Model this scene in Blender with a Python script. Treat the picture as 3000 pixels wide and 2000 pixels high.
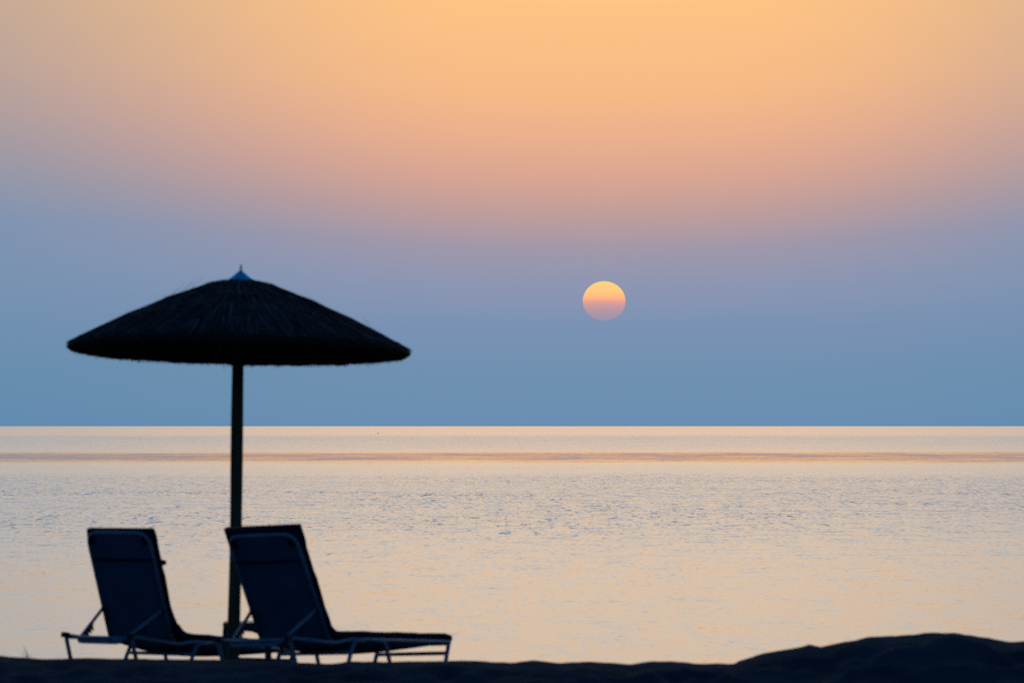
import bpy, bmesh, math, random
from mathutils import Vector, Matrix, noise as mnoise
import numpy as np

R = math.radians
sc = bpy.context.scene
for o in list(bpy.data.objects):
    bpy.data.objects.remove(o, do_unlink=True)
C = sc.collection
random.seed(7)
rng = np.random.default_rng(11)

# ------------------------------------------------------------------ camera
CAM_Z = 1.5
cam = bpy.data.cameras.new('camera')
cam.sensor_width = 36.0
cam.lens = 18.0 / math.tan(R(6.35))
cam.shift_y = 0.0825
cam.clip_start = 0.3
cam.clip_end = 120000
cam.dof.use_dof = True
cam.dof.focus_distance = 1500
cam.dof.aperture_fstop = 8.0
camo = bpy.data.objects.new('camera', cam)
camo.location = (0, 0, CAM_Z)
camo.rotation_euler = (math.pi / 2, 0, 0)
C.objects.link(camo)
sc.camera = camo

SUN_AZ = 1.144      # degrees to the right of the view axis
SUN_EL = 1.56

# ------------------------------------------------------------------ node helper
class NT:
    def __init__(self, tree):
        self.t = tree
    def n(self, kind, **kw):
        nd = self.t.nodes.new(kind)
        for k, v in kw.items():
            setattr(nd, k, v)
        return nd
    def l(self, a, b):
        self.t.links.new(a, b)
    def put(self, sock, v):
        if isinstance(v, (int, float)):
            sock.default_value = v
        elif isinstance(v, (tuple, list)):
            sock.default_value = v
        else:
            self.l(v, sock)
    def m(self, op, a, b=None, c=None, clamp=False):
        nd = self.n('ShaderNodeMath', operation=op, use_clamp=clamp)
        self.put(nd.inputs[0], a)
        if b is not None: self.put(nd.inputs[1], b)
        if c is not None: self.put(nd.inputs[2], c)
        return nd.outputs[0]
    def mr(self, v, a, b, c=0.0, d=1.0, kind='SMOOTHSTEP'):
        nd = self.n('ShaderNodeMapRange', interpolation_type=kind)
        for i, q in enumerate((v, a, b, c, d)):
            self.put(nd.inputs[i], q)
        return nd.outputs[0]
    def mix(self, f, a, b, blend='MIX'):
        nd = self.n('ShaderNodeMix', data_type='RGBA', blend_type=blend)
        self.put(nd.inputs[0], f)
        self.put(nd.inputs[6], a)
        self.put(nd.inputs[7], b)
        return nd.outputs[2]
    def ramp(self, f, stops, interp='LINEAR'):
        nd = self.n('ShaderNodeValToRGB')
        cr = nd.color_ramp
        cr.interpolation = interp
        while len(cr.elements) < len(stops):
            cr.elements.new(0.5)
        for e, (p, c) in zip(cr.elements, stops):
            e.position = p
            e.color = (c[0], c[1], c[2], 1)
        self.put(nd.inputs[0], f)
        return nd.outputs[0]
    def noise(self, vec, scale, detail=2.0, rough=0.5, dist=0.0):
        nd = self.n('ShaderNodeTexNoise')
        self.l(vec, nd.inputs['Vector'])
        nd.inputs['Scale'].default_value = scale
        nd.inputs['Detail'].default_value = detail
        nd.inputs['Roughness'].default_value = rough
        nd.inputs['Distortion'].default_value = dist
        return nd.outputs['Fac']
    def scalev(self, vec, s):
        nd = self.n('ShaderNodeVectorMath', operation='MULTIPLY')
        self.l(vec, nd.inputs[0])
        nd.inputs[1].default_value = s
        return nd.outputs[0]

def srgb(r, g, b):
    f = lambda v: v / 12.92 if v <= 0.04045 else ((v + 0.055) / 1.055) ** 2.4
    return (f(r / 255), f(g / 255), f(b / 255))

# ------------------------------------------------------------------ world: hazy sunset sky
BG = 0.15
EXPO = 0.8
world = bpy.data.worlds.new('World')
sc.world = world
world.use_nodes = True
w = NT(world.node_tree)
bg = world.node_tree.nodes['Background']
bg.inputs[1].default_value = BG
sky = w.n('ShaderNodeTexSky', sky_type='NISHITA', sun_disc=False)
sky.sun_elevation = R(SUN_EL)
sky.sun_rotation = R(SUN_AZ)
sky.air_density = 1.0
sky.dust_density = 2.0
sky.ozone_density = 5.0
tc = w.n('ShaderNodeTexCoord')
sep = w.n('ShaderNodeSeparateXYZ')
w.l(tc.outputs['Generated'], sep.inputs[0])
el = w.m('MULTIPLY', w.m('ARCSINE', sep.outputs[2]), 57.29578)
az = w.m('ABSOLUTE', w.m('SUBTRACT', w.m('MULTIPLY', w.m('ARCTAN2', sep.outputs[0], sep.outputs[1]), 57.29578), SUN_AZ))
# the peach glow dips lowest over the sun and stands a little higher to either side
elp = w.m('SUBTRACT', el, w.m('MULTIPLY', w.mr(az, 0.0, 7.0, -0.10, 0.28), w.mr(el, 0.8, 2.6)))
elp = w.m('MAXIMUM', elp, 0.0)
fac = w.m('SQRT', w.m('DIVIDE', elp, 20.0))
def stops(rows):
    return [(math.sqrt(e / 20.0), tuple(c)) for e, c in rows]
# haze bank near the horizon: blue-grey below, lilac, then peach above (colours from horizon up)
CORE = [(0.0, srgb(103, 142, 179)), (0.69, srgb(112, 145, 177)), (1.24, srgb(122, 146, 180)),
        (1.78, srgb(140, 150, 178)), (2.27, srgb(160, 152, 170)), (2.70, srgb(190, 157, 155)),
        (3.13, srgb(215, 165, 147)), (3.67, srgb(235, 176, 141)), (4.22, srgb(246, 186, 135)),
        (5.30, srgb(254, 195, 132)), (7.5, (1.26, 0.86, 0.55)), (11.0, (1.30, 1.08, 0.88)), (15.0, (1.04, 1.0, 0.98)), (20.0, (0.58, 0.74, 1.0))]
SIDE = [(0.0, srgb(94, 138, 176)), (0.69, srgb(102, 141, 174)), (1.24, srgb(111, 144, 176)),
        (1.78, srgb(119, 147, 178)), (2.27, srgb(122, 147, 178)), (2.70, srgb(134, 150, 172)),
        (3.13, srgb(148, 152, 166)), (3.67, srgb(166, 156, 160)), (4.22, srgb(178, 161, 156)),
        (5.30, srgb(190, 169, 151)), (7.5, (0.82, 0.70, 0.58)), (11.0, (0.90, 0.87, 0.86)), (15.0, (0.82, 0.90, 1.0)), (20.0, (0.50, 0.72, 1.02))]
core = w.ramp(fac, stops(CORE))
side = w.ramp(fac, stops(SIDE))
sidef = w.mr(az, 1.5, 9.5)
haze = w.mix(sidef, core, side)
# bring the haze colours to the sky's own scale
gain = w.n('ShaderNodeVectorMath', operation='SCALE')
w.l(haze, gain.inputs[0])
gain.inputs['Scale'].default_value = 1.0 / (BG * 2 ** EXPO)
up = w.mr(el, 13.0, 35.0, 1.0, 0.0)
wide = w.mr(az, 9.0, 75.0, 1.0, 0.0)
mask = w.m('MULTIPLY', up, wide)
final = w.mix(mask, sky.outputs[0], gain.outputs[0])
w.l(final, bg.inputs[0])

# ------------------------------------------------------------------ sun lamp (dim: the disc is veiled by haze)
sl = bpy.data.lights.new('sun_lamp', 'SUN')
sl.energy = 0.0001
sl.angle = R(0.53)
sl.color = (1.0, 0.72, 0.42)
slo = bpy.data.objects.new('sun_lamp', sl)
slo.rotation_euler = (R(90 - SUN_EL), 0, R(180 - SUN_AZ))
C.objects.link(slo)

vs = sc.view_settings
sc.display_settings.display_device = 'sRGB'
vs.view_transform = 'Standard'
vs.look = 'None'
vs.exposure = EXPO
vs.gamma = 1.0
vs.use_curve_mapping = False
sc.render.engine = 'CYCLES'
sc.cycles.use_denoising = False
sc.cycles.max_bounces = 6
sc.cycles.sample_clamp_indirect = 4.0

# picture helpers: pixel (of a 2352-wide view) at depth Y to metres -- used only to measure positions
K = math.tan(R(6.35)) / 1176.0
def at(px, py, Y):
    return Vector(((px - 1176) * K * Y, Y, CAM_Z - (py - 978) * K * Y))

# ------------------------------------------------------------------ materials
def new_mat(name):
    m = bpy.data.materials.new(name)
    m.use_nodes = True
    t = NT(m.node_tree)
    return m, t, m.node_tree.nodes['Principled BSDF']

def simple_mat(name, col, rough=0.6, metal=0.0, var=0.25, scale=8.0, bump=0.0, stretch=(1, 1, 1), spec=0.5, bscale=None):
    m, t, b = new_mat(name)
    co = t.n('ShaderNodeTexCoord').outputs['Object']
    v = t.scalev(co, stretch)
    f = t.noise(v, scale, 5.0, 0.6)
    a = tuple(c * (1 - var) for c in col) + (1,)
    d = tuple(min(1, c * (1 + var)) for c in col) + (1,)
    t.l(t.mix(t.mr(f, 0.3, 0.7), a, d), b.inputs['Base Color'])
    t.l(t.mr(f, 0.2, 0.8, rough * 0.85, min(1, rough * 1.15)), b.inputs['Roughness'])
    b.inputs['Metallic'].default_value = metal
    b.inputs['Specular IOR Level'].default_value = spec
    if bump:
        bp = t.n('ShaderNodeBump')
        bp.inputs['Strength'].default_value = bump
        bp.inputs['Distance'].default_value = 0.01
        t.l(t.noise(v, bscale or scale * 6, 4.0), bp.inputs['Height'])
        t.l(bp.outputs[0], b.inputs['Normal'])
    return m

M = {}
M['tube'] = simple_mat('painted_aluminium', (0.26, 0.30, 0.34), 0.42, 0.0, 0.15, 12, 0.08)
M['plastic_black'] = simple_mat('black_plastic', (0.02, 0.02, 0.022), 0.5, 0, 0.2, 20)
M['sling'] = simple_mat('woven_sling', (0.075, 0.125, 0.18), 0.85, 0, 0.18, 5, 0.3, (1, 1, 1), 0.2, 300)
M['seam'] = simple_mat('sling_seam', (0.02, 0.025, 0.035), 0.9, 0, 0.2, 20, 0, (1, 1, 1), 0.1)
M['cushion'] = simple_mat('cushion_cloth', (0.030, 0.032, 0.040), 0.92, 0, 0.25, 9, 0.4, (1, 1, 1), 0.1, 160)
M['wood'] = simple_mat('weathered_pole', (0.19, 0.115, 0.055), 0.85, 0, 0.4, 6, 0.5, (6, 6, 0.5), 0.2, 30)
M['straw'] = simple_mat('thatch_straw', (0.085, 0.076, 0.062), 0.9, 0, 0.55, 30, 0.0, (1, 1, 1), 0.15)
M['thatch'] = simple_mat('thatch_core', (0.045, 0.038, 0.030), 0.95, 0, 0.5, 25, 0.8, (1, 1, 1), 0.1)
M['cap'] = simple_mat('blue_painted_metal_cap', (0.04, 0.90, 1.0), 0.30, 0.75, 0.1, 10)
M['steel'] = simple_mat('dull_steel', (0.3, 0.3, 0.32), 0.4, 0.8, 0.1, 20)
M['stool'] = simple_mat('dark_plastic_stool', (0.045, 0.060, 0.055), 0.45, 0, 0.15, 10, 0.1)
M['grass'] = simple_mat('dry_grass', (0.07, 0.075, 0.035), 0.8, 0, 0.3, 30)
M['bird'] = simple_mat('dark_feathers', (0.02, 0.02, 0.022), 0.9, 0, 0.3, 10)
M['boat'] = simple_mat('dark_boat_paint', (0.03, 0.03, 0.035), 0.6, 0, 0.2, 2)

nt_ = M['straw'].node_tree
t = NT(nt_)
b = nt_.nodes['Principled BSDF']
ri = t.n('ShaderNodeNewGeometry').outputs['Random Per Island']
t.l(t.ramp(ri, [(0, (.022, .018, .012)), (.45, (.060, .052, .040)), (.8, (.12, .108, .088)), (1.0, (.24, .22, .18))]), b.inputs['Base Color'])
# sand
m, t, b = new_mat('damp_beach_sand')
co = t.n('ShaderNodeTexCoord').outputs['Object']
f1 = t.noise(co, 1.3, 6, 0.6)
f2 = t.noise(co, 160.0, 3, 0.7)
c = t.mix(t.mr(f1, 0.3, 0.7), (0.060, 0.072, 0.072, 1), (0.110, 0.122, 0.120, 1))
c = t.mix(t.mr(f2, 0.35, 0.75, 0.0, 0.5), c, (0.045, 0.046, 0.043, 1))
t.l(c, b.inputs['Base Color'])
b.inputs['Roughness'].default_value = 0.95
b.inputs['Specular IOR Level'].default_value = 0.02
bp = t.n('ShaderNodeBump')
bp.inputs['Strength'].default_value = 0.7
bp.inputs['Distance'].default_value = 0.012
t.l(t.m('ADD', t.noise(co, 22, 6, 0.65), t.m('MULTIPLY', f2, 0.25)), bp.inputs['Height'])
t.l(bp.outputs[0], b.inputs['Normal'])
M['sand'] = m

# sea: reflecting water whose facets lean by small waves; calm and ruffled patches by distance from shore
m, t, b = new_mat('evening_sea')
co = t.n('ShaderNodeTexCoord').outputs['Object']
sp = t.n('ShaderNodeSeparateXYZ')
t.l(co, sp.inputs[0])
lg = t.m('LOGARITHM', t.m('MAXIMUM', sp.outputs[1], 10.0), 10.0)
wob = t.noise(t.scalev(co, (0.010, 0.004, 1)), 1.0, 3, 0.6)
wo2 = t.noise(t.scalev(co, (0.08, 0.012, 1)), 1.0, 3, 0.6)
lg = t.m('ADD', lg, t.m('ADD', t.m('MULTIPLY', t.m('SUBTRACT', wob, 0.5), 0.09), t.m('MULTIPLY', t.m('SUBTRACT', wo2, 0.5), 0.05)))
pf = t.m('DIVIDE', t.m('SUBTRACT', lg, 1.6), 3.0)
def d2f(d):
    return (math.log10(d) - 1.6) / 3.0
# columns: distance, mean lean (x0.25), fleck share, jitter (x0.25)
ROWS = [(45, .23, .10, .14), (70, .26, .22, .17), (92, .31, .5, .24), (120, .36, .80, .34), (170, .38, .98, .40),
        (225, .38, .86, .40), (252, .34, .45, .32), (272, .34, .55, .32), (292, .33, .4, .26), (338, .135, 0, .20), (398, .125, 0, .20),
        (470, .35, .65, .36), (600, .36, .85, .44), (1000, .38, 1.0, .48), (1200, .36, .8, .42), (1500, .30, .4, .28),
        (2100, .30, .35, .28), (2600, .34, .65, .34), (3200, .30, .4, .3), (40000, .29, .4, .3)]
band = t.ramp(pf, [(max(0, min(1, d2f(r[0]))), r[1:]) for r in ROWS])
bs = t.n('ShaderNodeSeparateColor')
t.l(band, bs.inputs[0])
mean = t.m('MULTIPLY', bs.outputs[0], 0.25)
fleck = bs.outputs[1]
jit = t.m('MULTIPLY', bs.outputs[2], 0.25)
nA = t.noise(t.scalev(co, (1.3, 0.50, 1)), 1.0, 3, 0.6)         # short wind waves
nB = t.noise(t.scalev(co, (8.0, 2.2, 1)), 1.0, 2, 0.65)          # ripples
nS = t.noise(t.scalev(co, (0.05, 0.75, 1)), 1.0, 2, 0.5)        # low swell lines
nX = t.noise(t.scalev(co, (2.0, 0.9, 1)), 1.0, 2, 0.5)
nF = t.noise(t.scalev(co, (4.6, 0.62, 1)), 1.0, 3, 0.7)         # steep flecks
nG = t.noise(t.scalev(co, (2.4, 0.17, 1)), 1.0, 3, 0.7)         # larger flecks, told apart farther out
nP = t.noise(t.scalev(co, (0.06, 0.03, 1)), 1.0, 3, 0.6)        # patches of flecks
def cen(v, k):
    return t.m('MULTIPLY', t.m('SUBTRACT', v, 0.5), k)
s = t.m('ADD', t.m('ADD', cen(nA, 1.8), cen(nB, 2.8)), cen(nS, 0.8))
s = t.m('ADD', mean, t.m('MULTIPLY', s, jit))
nL = t.noise(t.scalev(co, (0.13, 0.060, 1)), 1.0, 3, 0.65, 0.4)  # long streaks where slicks lie
nM = t.noise(t.scalev(co, (0.02, 0.004, 1)), 1.0, 2, 0.5)
slick = t.mr(bs.outputs[0], 0.15, 0.28, 1.0, 0.12)
s = t.m('ADD', s, t.m('MULTIPLY', t.m('ADD', cen(nL, 0.095), cen(nM, 0.03)), slick))
bias = t.m('MULTIPLY', t.m('SUBTRACT', fleck, 0.5), 0.16)
fl = t.m('MAXIMUM', t.mr(t.m('ADD', nF, bias), 0.60, 0.72), t.mr(t.m('ADD', nG, bias), 0.64, 0.76))
fl = t.m('MULTIPLY', fl, t.mr(nP, 0.35, 0.62, 0.2, 1.0))
s = t.m('ADD', s, t.m('MULTIPLY', t.m('MULTIPLY', fl, t.m('SQRT', fleck)), 0.105))
sx = t.m('MULTIPLY', cen(nX, 2.0), jit)
cv = t.n('ShaderNodeCombineXYZ')
t.l(sx, cv.inputs[0])
t.l(t.m('MULTIPLY', s, -1.0), cv.inputs[1])
cv.inputs[2].default_value = 1.0
nv = t.n('ShaderNodeVectorMath', operation='NORMALIZE')
t.l(cv.outputs[0], nv.inputs[0])
t.l(nv.outputs[0], b.inputs['Normal'])
b.inputs['Base Color'].default_value = (0.010, 0.030, 0.045, 1)
b.inputs['Roughness'].default_value = 0.05
b.inputs['IOR'].default_value = 1.34
M['sea'] = m

# sun: haze veil painted into its emission colour, lower half weaker and redder
m = bpy.data.materials.new('sun_painted_haze')
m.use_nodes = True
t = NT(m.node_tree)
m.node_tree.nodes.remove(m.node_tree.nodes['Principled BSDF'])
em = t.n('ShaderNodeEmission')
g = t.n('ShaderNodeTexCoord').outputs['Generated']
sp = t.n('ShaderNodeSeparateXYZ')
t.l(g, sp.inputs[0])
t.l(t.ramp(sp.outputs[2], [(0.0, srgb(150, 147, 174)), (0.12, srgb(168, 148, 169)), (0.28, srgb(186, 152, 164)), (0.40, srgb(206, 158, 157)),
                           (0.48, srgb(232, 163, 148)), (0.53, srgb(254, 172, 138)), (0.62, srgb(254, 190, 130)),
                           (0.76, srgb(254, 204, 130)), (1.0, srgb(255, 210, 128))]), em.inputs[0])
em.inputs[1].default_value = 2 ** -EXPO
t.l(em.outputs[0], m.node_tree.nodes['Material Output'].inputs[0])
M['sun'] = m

# ------------------------------------------------------------------ mesh helpers
def obj(name, verts, faces, mat, parent=None, smooth=True):
    me = bpy.data.meshes.new(name)
    me.from_pydata([tuple(v) for v in verts], [], faces)
    me.validate()
    bm = bmesh.new()
    bm.from_mesh(me)
    bmesh.ops.recalc_face_normals(bm, faces=bm.faces)
    bm.to_mesh(me)
    bm.free()
    me.materials.append(M[mat])
    if smooth:
        me.shade_smooth()
    o = bpy.data.objects.new(name, me)
    C.objects.link(o)
    if parent is not None:
        o.parent = parent
    return o

def tag(o, label=None, cat=None, group=None, kind=None):
    if label: o['label'] = label
    if cat: o['category'] = cat
    if group: o['group'] = group
    if kind: o['kind'] = kind
    return o

class MB:
    def __init__(self):
        self.v = []
        self.f = []
    def add(self, v, f):
        n = len(self.v)
        self.v += [tuple(p) for p in v]
        self.f += [tuple(i + n for i in q) for q in f]
    def tube(self, pts, r, seg=10, cap=True, closed=False):
        pts = [Vector(p) for p in pts]
        n = len(pts)
        rr = r if isinstance(r, (list, tuple)) else [r] * n
        tang = []
        for i in range(n):
            a = pts[max(0, i - 1)]
            c = pts[min(n - 1, i + 1)]
            tang.append((c - a).normalized())
        ref = Vector((0, 0, 1)) if abs(tang[0].z) < 0.9 else Vector((1, 0, 0))
        u = tang[0].cross(ref).normalized()
        v = []
        for i in range(n):
            u = (u - tang[i] * u.dot(tang[i])).normalized()
            wv = tang[i].cross(u)
            for k in range(seg):
                a = 2 * math.pi * k / seg
                v.append(pts[i] + (u * math.cos(a) + wv * math.sin(a)) * rr[i])
        f = []
        for i in range(n - 1):
            for k in range(seg):
                f.append((i * seg + k, i * seg + (k + 1) % seg, (i + 1) * seg + (k + 1) % seg, (i + 1) * seg + k))
        if cap:
            f.append(tuple(range(seg - 1, -1, -1)))
            f.append(tuple((n - 1) * seg + k for k in range(seg)))
        self.add(v, f)
        return self
    def box(self, c, s, rot=None):
        v = []
        for x in (-.5, .5):
            for y in (-.5, .5):
                for z in (-.5, .5):
                    p = Vector((x * s[0], y * s[1], z * s[2]))
                    if rot is not None:
                        p = rot @ p
                    v.append(p + Vector(c))
        self.add(v, [(0, 1, 3, 2), (4, 6, 7, 5), (0, 4, 5, 1), (2, 3, 7, 6), (0, 2, 6, 4), (1, 5, 7, 3)])
        return self
    def prism(self, poly, d, M4):
        """2-D outline (x,y) extruded along z by d, placed by M4."""
        n = len(poly)
        v = [M4 @ Vector((x, y, -d / 2)) for x, y in poly] + [M4 @ Vector((x, y, d / 2)) for x, y in poly]
        f = [tuple(range(n - 1, -1, -1)), tuple(range(n, 2 * n))]
        f += [(i, (i + 1) % n, n + (i + 1) % n, n + i) for i in range(n)]
        self.add(v, f)
        return self
    def build(self, name, mat, parent=None, smooth=True):
        return obj(name, self.v, self.f, mat, parent, smooth)

def fillet(pts, r, n=6):
    """round the inner corners of a polyline"""
    pts = [Vector(p) for p in pts]
    out = [pts[0]]
    for i in range(1, len(pts) - 1):
        a, p, c = pts[i - 1], pts[i], pts[i + 1]
        d1 = (a - p)
        d2 = (c - p)
        q = min(r, d1.length * .49, d2.length * .49)
        s, e = p + d1.normalized() * q, p + d2.normalized() * q
        for k in range(n + 1):
            u = k / n
            out.append(s * (1 - u) ** 2 + p * 2 * u * (1 - u) + e * u * u)
    out.append(pts[-1])
    return out

# ------------------------------------------------------------------ setting: sea
sea = obj('sea', [(-30000, 40, -1.0), (30000, 40, -1.0), (30000, 60000, -1.0), (-30000, 60000, -1.0)], [(0, 1, 2, 3)], 'sea', None, False)
tag(sea, 'calm pale sea with small ripples reflecting the evening sky', 'sea', kind='structure')

# ------------------------------------------------------------------ setting: beach
YC = 27.9
CREST = [(-900, 1506), (-300, 1500), (0, 1504), (30, 1508), (100, 1513), (150, 1511), (200, 1510), (300, 1511), (400, 1513), (500, 1513), (560, 1515), (640, 1516),
         (700, 1521), (760, 1523), (800, 1518), (850, 1518), (900, 1519), (960, 1517), (1020, 1517), (1090, 1516), (1140, 1519), (1180, 1520),
         (1230, 1514), (1280, 1522), (1350, 1517), (1450, 1524), (1500, 1516), (1560, 1518), (1601, 1523), (1650, 1522), (1685, 1523), (1701, 1516),
         (1755, 1499), (1800, 1491), (1840, 1484), (1852, 1482), (1862, 1478), (1873, 1482), (1887, 1485), (1918, 1477), (1968, 1469), (2001, 1461), (2061, 1459), (2100, 1456), (2131, 1452), (2198, 1453),
         (2271, 1464), (2318, 1474), (2351, 1472), (2450, 1466), (2700, 1480), (3200, 1495)]
cx = np.array([(p - 1176) * K * YC for p, _ in CREST])
cz = np.array([CAM_Z - (q - 978) * K * YC for _, q in CREST])
BASE_Y = [-30, 18, 25.5, 28.4, 29.0, 30.4, 46.0, 52, 70]
BASE_Z = [-0.02, -0.05, -0.10, -0.125, -0.147, -0.212, -1.0, -1.5, -2.6]
def fbm(x, y, o=4):
    return mnoise.fractal(Vector((x, y, 3.3)), 0.9, 2.0, o)
prints = []
for i in range(95):
    px, py = random.uniform(-4.2, 4.2), random.uniform(25.2, 29.0)
    prints.append((px, py, random.uniform(0, math.pi), random.uniform(0.02, 0.05)))
def ground(x, y):
    b0 = float(np.interp(y, BASE_Y, BASE_Z))
    bc = float(np.interp(YC, BASE_Y, BASE_Z))
    zc = float(np.interp(x, cx, cz))
    mound = min(1.0, max(0.0, (zc - 0.09) / 0.14))
    s = (1.25 + 0.2 * mound) if y < YC else (0.34 + 0.55 * mound)
    h = (zc - bc) * math.exp(-((y - YC) / s) ** 2)
    d = abs(y - YC)
    near = 1 - math.exp(-(d / 0.45) ** 2)
    front = 1.0 if y < YC else max(0.15, 1 - (y - YC) / 0.8)
    n = 0.075 * fbm(x * 1.5, y * 1.7) * (0.6 + .8 * mound) - 0.03 * mound + 0.018 * fbm(x * 5, y * 5 + 9, 3)
    if 25 < y < 29:
        for px, py, a, dep in prints:
            dx, dy = x - px, y - py
            if abs(dx) < .4 and abs(dy) < .4:
                u = (dx * math.cos(a) + dy * math.sin(a)) / 0.17
                v = (-dx * math.sin(a) + dy * math.cos(a)) / 0.09
                q = u * u + v * v
                n += -dep * math.exp(-q * 1.4) + 0.45 * dep * math.exp(-((math.sqrt(q) - 1.35) / 0.4) ** 2)
    fine = 0.004 * fbm(x * 14, y * 14, 2)
    return b0 + h + n * near * front + fine * (1 if y < 28.4 else .5)
def lines(segs):
    out = []
    for a, c, st in segs:
        k = max(1, int(round((c - a) / st)))
        out += [a + (c - a) * i / k for i in range(k)]
    out.append(segs[-1][1])
    return out
gx = lines([(-60, -12, 4), (-12, -4.4, 0.5), (-4.4, 4.4, 0.035), (4.4, 12, 0.5), (12, 60, 4)])
gy = lines([(-20, 18, 2.0), (18, 25.5, 0.4), (25.5, 28.6, 0.035), (28.6, 32, 0.12), (32, 56, 1.0)])
V = [(x, y, ground(x, y)) for y in gy for x in gx]
nx = len(gx)
F = [(j * nx + i, j * nx + i + 1, (j + 1) * nx + i + 1, (j + 1) * nx + i) for j in range(len(gy) - 1) for i in range(nx - 1)]
beach = obj('beach', V, F, 'sand')
tag(beach, 'dark trodden beach sand with a low ridge and a mound', 'beach', kind='structure')

# ------------------------------------------------------------------ the sun
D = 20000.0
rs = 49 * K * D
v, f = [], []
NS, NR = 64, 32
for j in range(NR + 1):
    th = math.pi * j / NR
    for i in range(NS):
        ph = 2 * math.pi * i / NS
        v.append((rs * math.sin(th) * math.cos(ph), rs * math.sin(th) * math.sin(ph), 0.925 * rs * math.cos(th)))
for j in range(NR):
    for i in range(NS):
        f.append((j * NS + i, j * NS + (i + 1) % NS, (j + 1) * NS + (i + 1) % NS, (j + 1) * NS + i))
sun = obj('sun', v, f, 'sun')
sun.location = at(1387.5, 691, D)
tag(sun, 'low round setting sun, golden above and pink below, veiled by haze', 'sun')

# ------------------------------------------------------------------ thatched beach umbrella
UY = 29.65
ub = Vector(((532 - 1176) * K * UY, UY, -0.185))
um = bpy.data.objects.new('beach_umbrella', None)
C.objects.link(um)
um.location = ub
um.rotation_euler = (R(-3.1), R(1.08), 0)
um.scale = (1.012, 1.012, 1.0)
tag(um, 'thatched straw beach umbrella on a wooden pole with a small blue cap', 'beach umbrella')
RIM = 2.185
PROF = [(0.0, .462), (.101, .449), (.205, .415), (.30, .382), (.42, .334), (.485, .306), (.595, .256), (.665, .226), (.814, .156), (.954, .084), (1.06, .030), (1.095, .006)]
pr = np.array([p[0] for p in PROF]); pz = np.array([p[1] for p in PROF])
def topz(r):
    step = 0.010 * math.exp(-((r - .20) / .035) ** 2) + 0.007 * math.exp(-((r - .47) / .04) ** 2) + 0.005 * math.exp(-((r - .72) / .05) ** 2)
    return float(np.interp(r, pr, pz)) + step
# pole, slightly crooked round timber
pts, rr = [], []
for i in range(25):
    z = -0.25 + (RIM + 0.40 + 0.25) * i / 24
    pts.append((0.006 * math.sin(z * 2.1) , 0.004 * math.sin(z * 3.3 + 1), z))
    rr.append(0.0400 + 0.0012 * math.sin(z * 5) - 0.0008 * z)
MB().tube(pts, rr, 16).build('pole', 'wood', um)
# thatch body: closed lathe with an uneven skin
v, f = [], []
NA = 220
def ang_noise(a, r, k):
    return mnoise.noise(Vector((math.cos(a) * k, math.sin(a) * k, r * 3 + k)))
rings = [(r, 'top') for r in (.05, .10, .16, .22, .28, .34, .42, .5, .58, .66, .74, .82, .9, .97, 1.03, 1.07, 1.095)]
for r, _ in rings:
    for i in range(NA):
        a = 2 * math.pi * i / NA
        z = topz(r) + 0.010 * ang_noise(a, r, 6) + 0.007 * ang_noise(a, r, 19) * min(1, r * 2)
        z -= 0.006
        q = r + 0.008 * ang_noise(a, 0, 9) * r
        v.append((q * math.cos(a), q * math.sin(a), RIM + z))
low = [(1.098, -.012), (1.075, -.030), (1.02, -.036), (.95, -.012), (.80, .055), (.5, .205), (.05, .37)]
for r, z in low:
    for i in range(NA):
        a = 2 * math.pi * i / NA
        zz = z + 0.012 * ang_noise(a, r, 16)
        q = r + 0.010 * ang_noise(a, 0, 9) * r
        v.append((q * math.cos(a), q * math.sin(a), RIM + zz))
nr = len(rings) + len(low)
for j in range(nr - 1):
    for i in range(NA):
        f.append((j * NA + i, j * NA + (i + 1) % NA, (j + 1) * NA + (i + 1) % NA, (j + 1) * NA + i))
th = obj('thatch', v, f, 'thatch', um)
# straws lying down the slope and cut off round the rim
v, f = [], []
def strip(p, wv):
    n = len(v)
    for i, q in enumerate(p):
        k = 1.0 if i < len(p) - 1 else 0.35
        v.append(q - wv * k); v.append(q + wv * k)
    for i in range(len(p) - 1):
        f.append((n + 2 * i, n + 2 * i + 1, n + 2 * i + 3, n + 2 * i + 2))
def straw(a, r0, r1, lift0, lift1, width, twist):
    p = []
    for i in range(4):
        u = i / 3
        r = r0 + (r1 - r0) * u
        aa = a + twist * u / max(r, .1)
        z = topz(min(r, 1.095)) + lift0 + (lift1 - lift0) * u
        p.append(Vector((r * math.cos(aa), r * math.sin(aa), RIM + z)))
    strip(p, Vector((-math.sin(a), math.cos(a), 0)) * width + Vector((0, 0, random.uniform(-.4, .4) * width)))
for i in range(9000):
    a = random.uniform(0, 2 * math.pi)
    r0 = 0.06 + 1.0 * math.sqrt(random.random()) * .93
    L = random.uniform(.12, .42)
    r1 = min(r0 + L, 1.10 + random.uniform(-.02, .012))
    straw(a, r0, r1, random.uniform(-.004, .004), random.uniform(-.003, .010), random.uniform(.0015, .0050), random.gauss(0, .018))
for i in range(46):            # stray ends standing off the slope
    a = random.uniform(0, 2 * math.pi)
    r0 = random.uniform(.2, .95)
    straw(a, r0, r0 + random.uniform(-.16, .14), 0.0, random.uniform(.02, .045), random.uniform(.001, .002), random.gauss(0, .05))
for a, r0 in ((math.pi * 1.02, .47), (math.pi * .97, .43), (math.pi * 1.03, .33), (math.pi * 1.0, .38), (0.03, .50), (-.05, .46), (0.02, .90), (-.04, .93), (.06, .87), (.01, .44)):
    straw(a, r0, r0 - random.uniform(.07, .12), 0.0, random.uniform(.045, .07) , .0030, random.gauss(0, .03))
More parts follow.
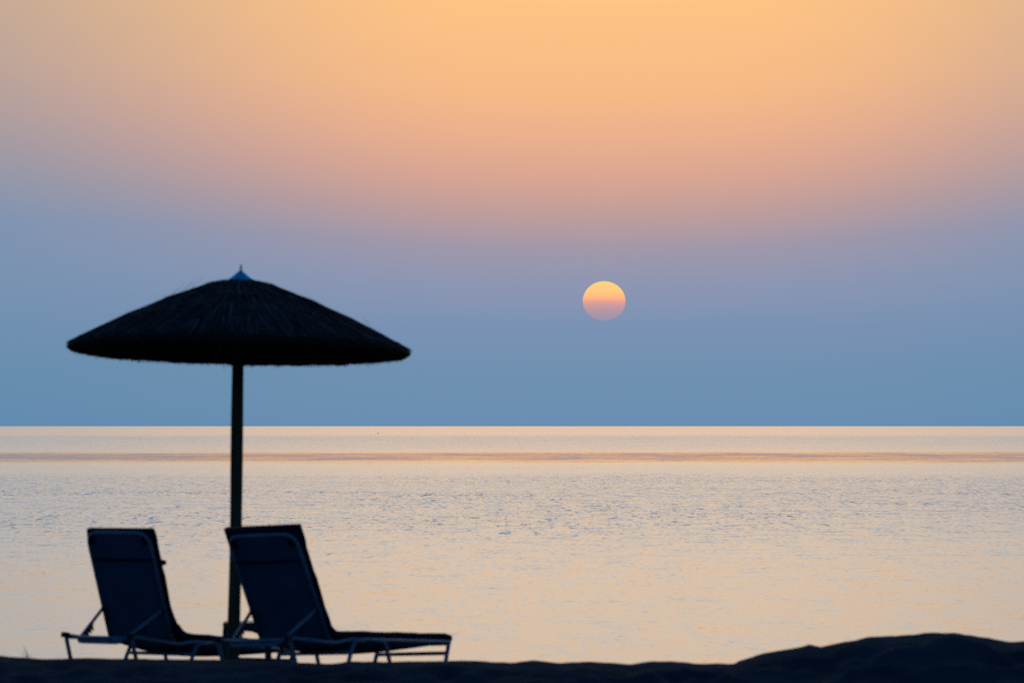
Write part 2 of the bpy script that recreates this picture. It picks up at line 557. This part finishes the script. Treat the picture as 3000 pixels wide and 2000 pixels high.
for i in range(5200):          # hanging cut fringe
    a = random.uniform(0, 2 * math.pi)
    r = random.uniform(.97, 1.095)
    q = r + 0.010 * ang_noise(a, 0, 9)
    clump = 0.010 * ang_noise(a, 1.0, 26) + 0.008 * ang_noise(a, 2.0, 60)
    z0 = topz(min(r, 1.095)) - .010
    z1 = -.024 - .016 * (1 - abs(r - 1.035) / .065) + clump + random.gauss(0, .006)
    if random.random() < .03:
        z1 -= random.uniform(.005, .022)
    e = Vector((math.cos(a), math.sin(a), 0))
    tdir = Vector((-math.sin(a), math.cos(a), 0))
    p = [e * q + Vector((0, 0, RIM + z0)), e * (q + .002) + tdir * random.gauss(0, .004) + Vector((0, 0, RIM + (z0 + z1) / 2)),
         e * (q - .003) + tdir * random.gauss(0, .009) + Vector((0, 0, RIM + z1))]
    strip(p, tdir * random.uniform(.0012, .003))
me = bpy.data.meshes.new('straw_layer')
me.from_pydata([tuple(p) for p in v], [], f)
me.materials.append(M['straw'])
so = bpy.data.objects.new('straw_layer', me)
C.objects.link(so)
so.parent = um
so['kind'] = 'stuff'
# ribs and hub under the thatch
for i in range(8):
    a = 2 * math.pi * (i + .3) / 8
    e = Vector((math.cos(a), math.sin(a), 0))
    MB().tube([e * .05 + Vector((0, 0, RIM + .345)), e * .96 + Vector((0, 0, RIM - .020))], .014, 8).build('rib', 'wood', um)
MB().tube([(0, 0, RIM + .28), (0, 0, RIM + .37)], .062, 16).build('hub', 'wood', um)
# rim twine
pts = [(1.035 * math.cos(2 * math.pi * i / 96), 1.035 * math.sin(2 * math.pi * i / 96), RIM + topz(1.035) + .004 + .003 * math.sin(i * 1.7)) for i in range(97)]
MB().tube(pts, .005, 6, False).build('twine', 'straw', um)
# cap with spike
v, f = [], []
cp = [(.108, .440), (.100, .447), (.070, .466), (.040, .487), (.016, .505), (.006, .514)]
for r, z in cp:
    for i in range(32):
        a = 2 * math.pi * i / 32
        v.append((r * math.cos(a), r * math.sin(a), RIM + z + (0.004 * math.sin(a * 3 + 1) if r > .09 else 0)))
for j in range(len(cp) - 1):
    for i in range(32):
        f.append((j * 32 + i, j * 32 + (i + 1) % 32, (j + 1) * 32 + (i + 1) % 32, (j + 1) * 32 + i))
cap = obj('cap', v, f, 'cap', um)
cap['label'] = 'blue metal cap on the tip of the thatch'
MB().tube([(0, 0, RIM + .50), (0, 0, RIM + .53), (0.001, 0, RIM + .548)], [.007, .006, .006], 8).build('spike', 'steel', um)

# ------------------------------------------------------------------ sun loungers
def sweep(path, widths, th, nseg=3):
    """padded slab swept along (y,z) points; normals point to the lying side"""
    v, f = [], []
    n = len(path)
    P = [Vector((0, y, z)) for y, z in path]
    ring = None
    for i in range(n):
        tg = (P[min(n - 1, i + 1)] - P[max(0, i - 1)]).normalized()
        nm = Vector((0, -tg.z, tg.y))
        if nm.z < 0 and abs(nm.z) > abs(nm.y): nm = -nm
        W = widths[i] / 2
        T = th[i] / 2 if isinstance(th, list) else th / 2
        rr = T * .8
        sec = []
        for sx, sn, a0 in ((1, 1, 0), (-1, 1, 90), (-1, -1, 180), (1, -1, 270)):
            for k in range(nseg + 1):
                a = R(a0 + 90 * k / nseg)
                sec.append((sx * (W - rr) + rr * math.cos(a), sn * (T - rr) + rr * math.sin(a)))
        ring = len(sec)
        for x, q in sec:
            v.append(P[i] + Vector((x, 0, 0)) + nm * q)
    for i in range(n - 1):
        for k in range(ring):
            f.append((i * ring + k, i * ring + (k + 1) % ring, (i + 1) * ring + (k + 1) % ring, (i + 1) * ring + k))
    f.append(tuple(range(ring - 1, -1, -1)))
    f.append(tuple((n - 1) * ring + k for k in range(ring)))
    return v, f

def make_lounger(label, hinge_px, hinge_py, Y, theta, pitch, roll, lean, hinge_r, pillow, flare, top_over, BL=0.74):
    root = bpy.data.objects.new('sun_lounger', None)
    C.objects.link(root)
    tag(root, label, 'sun lounger', 'sun loungers beside the thatched umbrella')
    W, H = 0.582, 0.30
    hw = W / 2
    la = R(lean)
    bd = Vector((0, -math.cos(la), math.sin(la)))      # up the backrest
    bn = Vector((0, math.sin(la), math.cos(la)))       # lying side of the backrest
    HE, FE = -0.42, 1.235
    r = 0.0135
    # rails and end bars
    for s in (-1, 1):
        MB().tube(fillet([(s * hw, HE, H), (s * hw, -.02, H - .024), (s * hw, .05, H - .024), (s * hw, .20, H), (s * hw, FE, H)], .05, 4), r, 10).build('side_rail', 'tube', root)
        # end legs lean inward, the middle pair spreads
        MB().tube(fillet([(s * hw, HE + .03, H - .004), (s * hw, HE + .002, H - .012), (s * (hw + .005), HE + .13, -.03)], .02, 3), r * 1.05, 10).build('leg', 'tube', root)
        MB().tube(fillet([(s * hw, .34, H - .006), (s * hw, .23, H - .008), (s * (hw + .005), .09, -.03)], .05, 5), r, 10).build('leg', 'tube', root)
        MB().tube(fillet([(s * hw, .44, H - .006), (s * hw, .55, H - .008), (s * (hw + .005), .66, -.03)], .05, 5), r, 10).build('leg', 'tube', root)
        MB().tube([(s * hw, FE - .01, H - .006), (s * (hw + .005), FE - .11, -.03)], r * 1.05, 10).build('leg', 'tube', root)
        bx = MB().box((s * hw, HE - .008, H), (.034, .045, .036)).build('end_cap', 'plastic_black', root, False)
    MB().tube([(-hw, HE + .02, H - .012), (hw, HE + .02, H - .012)], r, 10).build('cross_bar', 'tube', root)
    MB().tube([(-hw, FE - .01, H - .012), (hw, FE - .01, H - .012)], r, 10).build('cross_bar', 'tube', root)
    MB().tube([(-hw, .185, .215), (hw, .185, .215)], .012, 8).build('cross_bar', 'tube', root)
    MB().tube([(-hw, FE - .035, .225), (hw, FE - .035, .225)], .013, 8).build('cross_bar', 'tube', root)
    # seat sling between the rails, sagging a little
    v, f = [], []
    ny_, nx_ = 24, 8
    for j in range(ny_ + 1):
        y = .03 + (FE - .05) * j / ny_
        for i in range(nx_ + 1):
            u = -1 + 2 * i / nx_
            v.append((u * (hw - .004), y, H - .012 - .075 * (1 - u * u) ** .7 * max(0, math.sin(math.pi * (j / ny_) ** .6)) ** .7))
    f = [(j * (nx_ + 1) + i, j * (nx_ + 1) + i + 1, (j + 1) * (nx_ + 1) + i + 1, (j + 1) * (nx_ + 1) + i) for j in range(ny_) for i in range(nx_)]
    o = obj('seat_sling', v, f, 'sling', root)
    sm = o.modifiers.new('thickness', 'SOLIDIFY'); sm.thickness = .004
    # backrest frame
    h0 = Vector((0, 0, H - .008))
    bw = hw - .018
    up = lambda d, x=0, n=0: h0 + bd * d + bn * n + Vector((x, 0, 0))
    MB().tube(fillet([up(-.02, -bw), up(BL, -bw), up(BL, bw), up(-.02, bw)], .095, 8), r, 12).build('back_frame', 'tube', root)
    # sling panel in the frame
    outl = fillet([up(.0, -bw + .006), up(BL - .006, -bw + .006), up(BL - .006, bw - .006), up(.0, bw - .006)], .085, 6)
    v, f = [], []
    nj = 26
    for j in range(nj + 1):
        d = (BL - .01) * j / nj
        inset = 0.0
        if d > BL - .095:
            q = (d - (BL - .095)) / .09
            inset = .088 * (1 - math.sqrt(max(0, 1 - min(1, q) ** 2)))
        for i in range(9):
            u = -1 + 2 * i / 8
            v.append(up(d, u * (bw - .004 - inset), .003 - .012 * (1 - u * u) * math.sin(math.pi * j / nj)))
    f = [(j * 9 + i, j * 9 + i + 1, (j + 1) * 9 + i + 1, (j + 1) * 9 + i) for j in range(nj) for i in range(8)]
    back = obj('back_sling', v, f, 'sling', root)
    sm = back.modifiers.new('thickness', 'SOLIDIFY'); sm.thickness = .005
    MB().tube([up(BL * .765 + .002 * math.sin(i), -bw + (2 * bw) * i / 10, -.013 - .006 * math.sin(math.pi * i / 10)) for i in range(11)], .007, 6).build('pocket_seam', 'seam', back)
    for s in (-1, 1):
        c = up(BL - .07, s * (bw - .062), -.012)
        MB().prism([(0, 0), (.045, .0), (.045, .03), (.03, .045), (0, .045)], .012,
                   Matrix.Translation(c) @ Matrix(((s, 0, 0, 0), (0, bd.y, bn.y, 0), (0, bd.z, bn.z, 0), (0, 0, 0, 1)))).build('corner_patch', 'seam', root, False)
        MB().tube([up(BL * .30, s * (bw - .008), -.022), up(BL * .30, s * (bw - .008), .012)], .016, 10).build('pivot', 'plastic_black', root)
        MB().tube([up(.0, s * (bw + .020), -.004), up(.0, s * (bw - .016), -.004)], .017, 10).build('hinge', 'plastic_black', root)
    # prop stand: U-shaped tube down to the rear of the rails, with ratchet teeth on its arms
    pv = [up(BL * .30, s * (bw - .010), -.026) for s in (-1, 1)]
    yb, zb = HE + .005, H - .042
    bl, br = Vector((-.195, yb, zb)), Vector((.195, yb, zb))
    prop = MB().tube(fillet([pv[0], bl, br, pv[1]], .05, 6), .0115, 10).build('prop_stand', 'tube', root)
    for s, (p, q) in ((-1, (pv[0], bl)), (1, (pv[1], br))):
        ax = (p - q)
        L = ax.length
        ax.normalize()
        dn = (Vector((0, 0, -1)) - ax * ax.dot(Vector((0, 0, -1)))).normalized()
        sd = ax.cross(dn)
        poly = [(.03 * L / .3, 0)]
        x0, x1, nt = .16 * L, .60 * L, 5
        poly = [(x0 - .03, .0)]
        for k in range(nt):
            a = x0 + (x1 - x0) * k / nt
            w_ = (x1 - x0) / nt
            poly += [(a, .034), (a + w_ * .55, .060), (a + w_ * .75, .022)]
        poly += [(x1, .018), (x1 + .03, .0)]
        m4 = Matrix.Translation(q) @ Matrix(((ax.x, dn.x, sd.x, 0), (ax.y, dn.y, sd.y, 0), (ax.z, dn.z, sd.z, 0), (0, 0, 0, 1)))
        MB().prism(poly, .010, m4).build('ratchet_rack', 'plastic_black', prop, False)
    # cushion: one pad from the foot end over the hinge and up the back
    T = .060
    off = T / 2 - .006
    p0 = Vector((0, FE + .02, H + off))
    nsurf = Vector((0, 0, 1))
    # corner of the two offset planes
    k = off * math.tan((math.pi / 2 - la / 2) - math.pi / 4 * 0) if False else off / math.tan((math.pi - la) / 2)
    corner = Vector((0, k, H + off))
    top = h0 + bd * (BL + top_over) + bn * (off + .012)
    path3 = fillet([p0, corner, top], hinge_r, 12)
    dense = []
    for i in range(len(path3) - 1):
        a, c = path3[i], path3[i + 1]
        nseg = max(1, int((c - a).length / .05))
        dense += [a + (c - a) * j / nseg for j in range(nseg)]
    dense.append(path3[-1])
    tot = sum((dense[i + 1] - dense[i]).length for i in range(len(dense) - 1))
    run, path, wid, ths = 0, [], [], []
    for i, p in enumerate(dense):
        if i: run += (p - dense[i - 1]).length
        u = run / tot
        w_ = .590 + .006 * math.sin(run * 21) + .004 * math.sin(run * 47 + 1)
        fromtop = tot - run
        if fromtop < .13: w_ += flare * (1 - fromtop / .13) ** .6
        tk = T + .004 * math.sin(run * 16) + .003 * math.sin(run * 37)
        if i in (0, len(dense) - 1): tk *= .72
        path.append((p.y, p.z)); wid.append(w_); ths.append(tk)
    v, f = sweep(path, wid, ths)
    cu = obj('cushion', v, f, 'cushion', root)
    # quilting ties across the pad
    if pillow:
        c = h0 + bd * (BL * .70) + bn * (off + T / 2 + .018)
        pts = [c + Vector((x, 0, 0)) + bd * (.004 * math.sin(x * 20)) for x in np.linspace(-.295, .295, 13)]
        rad = [.014, .024] + [.036 + .003 * math.sin(i * 1.3) for i in range(9)] + [.026, .016]
        pl = MB().tube(pts, rad, 12).build('neck_roll', 'cushion', root)
    # place: near-right hinge corner sits at the measured point
    Rm = Matrix.Rotation(-R(theta), 4, 'Z') @ Matrix.Rotation(-R(pitch), 4, 'X') @ Matrix.Rotation(R(roll), 4, 'Y')
    target = at(hinge_px, hinge_py, Y)
    loc = target - (Rm @ Vector((hw, 0, H)))
    root.matrix_world = Matrix.Translation(loc) @ Rm
    return root

make_lounger('sun lounger with the more upright back, standing left of the umbrella pole', 400, 1469, 30.4, 37.5, 5.2, -.4, 67.0, .20, True, .0, .018, .752)
make_lounger('sun lounger in front of the umbrella pole, its seat reaching out to the right', 761, 1466, 29.0, 36.5, 3.0, -2.6, 62.5, .07, False, .03, .045)

# ------------------------------------------------------------------ plastic stool behind the pole
sy = 30.12
st = bpy.data.objects.new('plastic_stool', None)
C.objects.link(st)
sxp = at(566, 1512, sy).x
st.location = (sxp, sy, ground(sxp, sy) - .005)
st.rotation_euler = (0, 0, R(3))
tag(st, 'small dark plastic stool with arched sides right beside the umbrella pole', 'stool')
gz = st.location.z
topz_ = CAM_Z - (1427 - 978) * K * sy - gz
Ht = topz_
wb, wt = .34, .29
for k in range(4):
    ang = k * math.pi / 2
    h = Ht - .012
    out = [(-wb / 2, 0), (-wt / 2, h), (wt / 2, h), (wb / 2, 0), (wb / 2 - .040, 0)]
    ah = Ht - .055
    for q in range(11):
        a = math.pi * q / 10
        out.append((.118 * math.cos(a) * (1.0 if q in (0, 10) else .97), ah - .10 + .10 * math.sin(a) ** .75))
    out.append((-wb / 2 + .040, 0))
    tilt = math.atan((wb - wt) / 2 / h)
    m4 = Matrix.Rotation(ang, 4, 'Z') @ Matrix.Translation((0, -wb / 2, 0)) @ Matrix.Rotation(math.pi / 2 - tilt, 4, 'X')
    MB().prism(out, .012 if k % 2 else .0125, m4).build('side_panel', 'stool', st, False)
bm = bmesh.new()
bmesh.ops.create_cube(bm, size=1.0)
bmesh.ops.scale(bm, vec=(wt + .02, wt + .02, .024), verts=bm.verts)
bmesh.ops.bevel(bm, geom=[e for e in bm.edges], offset=.009, segments=3, affect='EDGES')
bmesh.ops.translate(bm, vec=(0, 0, Ht - .012), verts=bm.verts)
me = bpy.data.meshes.new('seat')
bm.to_mesh(me); bm.free()
me.materials.append(M['stool'])
o = bpy.data.objects.new('seat', me)
C.objects.link(o)
o.parent = st

# ------------------------------------------------------------------ sprig of beach grass on the ridge, far left
gx0 = (62 - 1176) * K * YC
gy0 = YC - .02
gr = bpy.data.objects.new('grass_sprig', None)
C.objects.link(gr)
gr.location = (gx0, gy0, ground(gx0, gy0) - .01)
tag(gr, 'small dry sprig of grass sticking up from the sand ridge', 'grass sprig')
for dx, lx, h, wd in ((.004, -.022, .082, .0034), (-.018, -.004, .048, .0018), (.012, -.034, .052, .002), (-.008, .014, .036, .0016), (.016, .012, .030, .0016)):
    v, f = [], []
    for i in range(6):
        u = i / 5
        x = dx + lx * u * u + (.004 if i == 2 else 0)
        ww = wd * (1 - .6 * u)
        for yy, xx in ((0, -ww), (ww, 0), (0, ww), (-ww, 0)):
            v.append((x + xx, yy + .01 * u * (1 if dx > 0 else -1), h * u))
    for i in range(5):
        for k in range(4):
            f.append((i * 4 + k, i * 4 + (k + 1) % 4, i * 4 + 4 + (k + 1) % 4, i * 4 + 4 + k))
    f.append((20, 21, 22, 23))
    obj('blade', v, f, 'grass', gr)

# ------------------------------------------------------------------ far seabird low over the water, and a tiny boat on the skyline
bp_ = at(1107 * .784, 1269.3 * .784, 1450)
v, f = [], []
secs = [(-.26, .012, 0), (-.20, .04, .0), (-.08, .075, .0), (.05, .07, .01), (.14, .045, .03), (.19, .04, .045), (.23, .025, .045), (.29, .006, .035)]
for x, r_, z in secs:
    for k in range(8):
        a = 2 * math.pi * k / 8
        v.append((x, r_ * math.cos(a), z + r_ * math.sin(a)))
for i in range(len(secs) - 1):
    for k in range(8):
        f.append((i * 8 + k, i * 8 + (k + 1) % 8, i * 8 + 8 + (k + 1) % 8, i * 8 + 8 + k))
n = len(v)
for s in (-1, 1):                      # wings grown out of the flanks, raised
    n = len(v)
    for q, (yy, zz, c0, c1) in enumerate(((.05, .04, -.08, .10), (.22, .16, -.06, .09), (.42, .15, -.10, .02), (.55, .10, -.14, -.10))):
        v += [(c0, s * yy, zz), ((c0 + c1) / 2, s * yy, zz + .015), (c1, s * yy, zz), ((c0 + c1) / 2, s * yy, zz - .01)]
    for q in range(3):
        for k in range(4):
            f.append((n + q * 4 + k, n + q * 4 + (k + 1) % 4, n + q * 4 + 4 + (k + 1) % 4, n + q * 4 + 4 + k))
bird = obj('seabird', v, f, 'bird')
bird.location = bp_
bird.rotation_euler = (0, R(5), R(170))
tag(bird, 'tiny dark seabird low over the water near the skyline', 'seabird')

by = 17000.0
bt = bpy.data.objects.new('boat', None)
C.objects.link(bt)
bt.location = (at(2278 * .784, 978, by).x, by, -1.05)
bt.rotation_euler = (0, 0, R(25))
tag(bt, 'tiny dark boat on the skyline far right of the sun', 'boat')
v, f = [], []
hs = [(-1.6, .55, .1), (-1.2, .7, 0), (0, .8, 0), (1.0, .6, .05), (1.8, .05, .25)]
for x, hwid, z in hs:
    v += [(x, -hwid, .75 + z * .6), (x, -hwid * .6, z), (x, hwid * .6, z), (x, hwid, .75 + z * .6)]
for i in range(len(hs) - 1):
    for k in range(4):
        f.append((i * 4 + k, i * 4 + (k + 1) % 4, i * 4 + 4 + (k + 1) % 4, i * 4 + 4 + k))
f += [(0, 1, 2, 3), (16, 17, 18, 19)]
obj('hull', v, f, 'boat', bt, False)
MB().box((-.3, 0, 1.15), (1.1, .9, .9)).build('cabin', 'boat', bt, False)
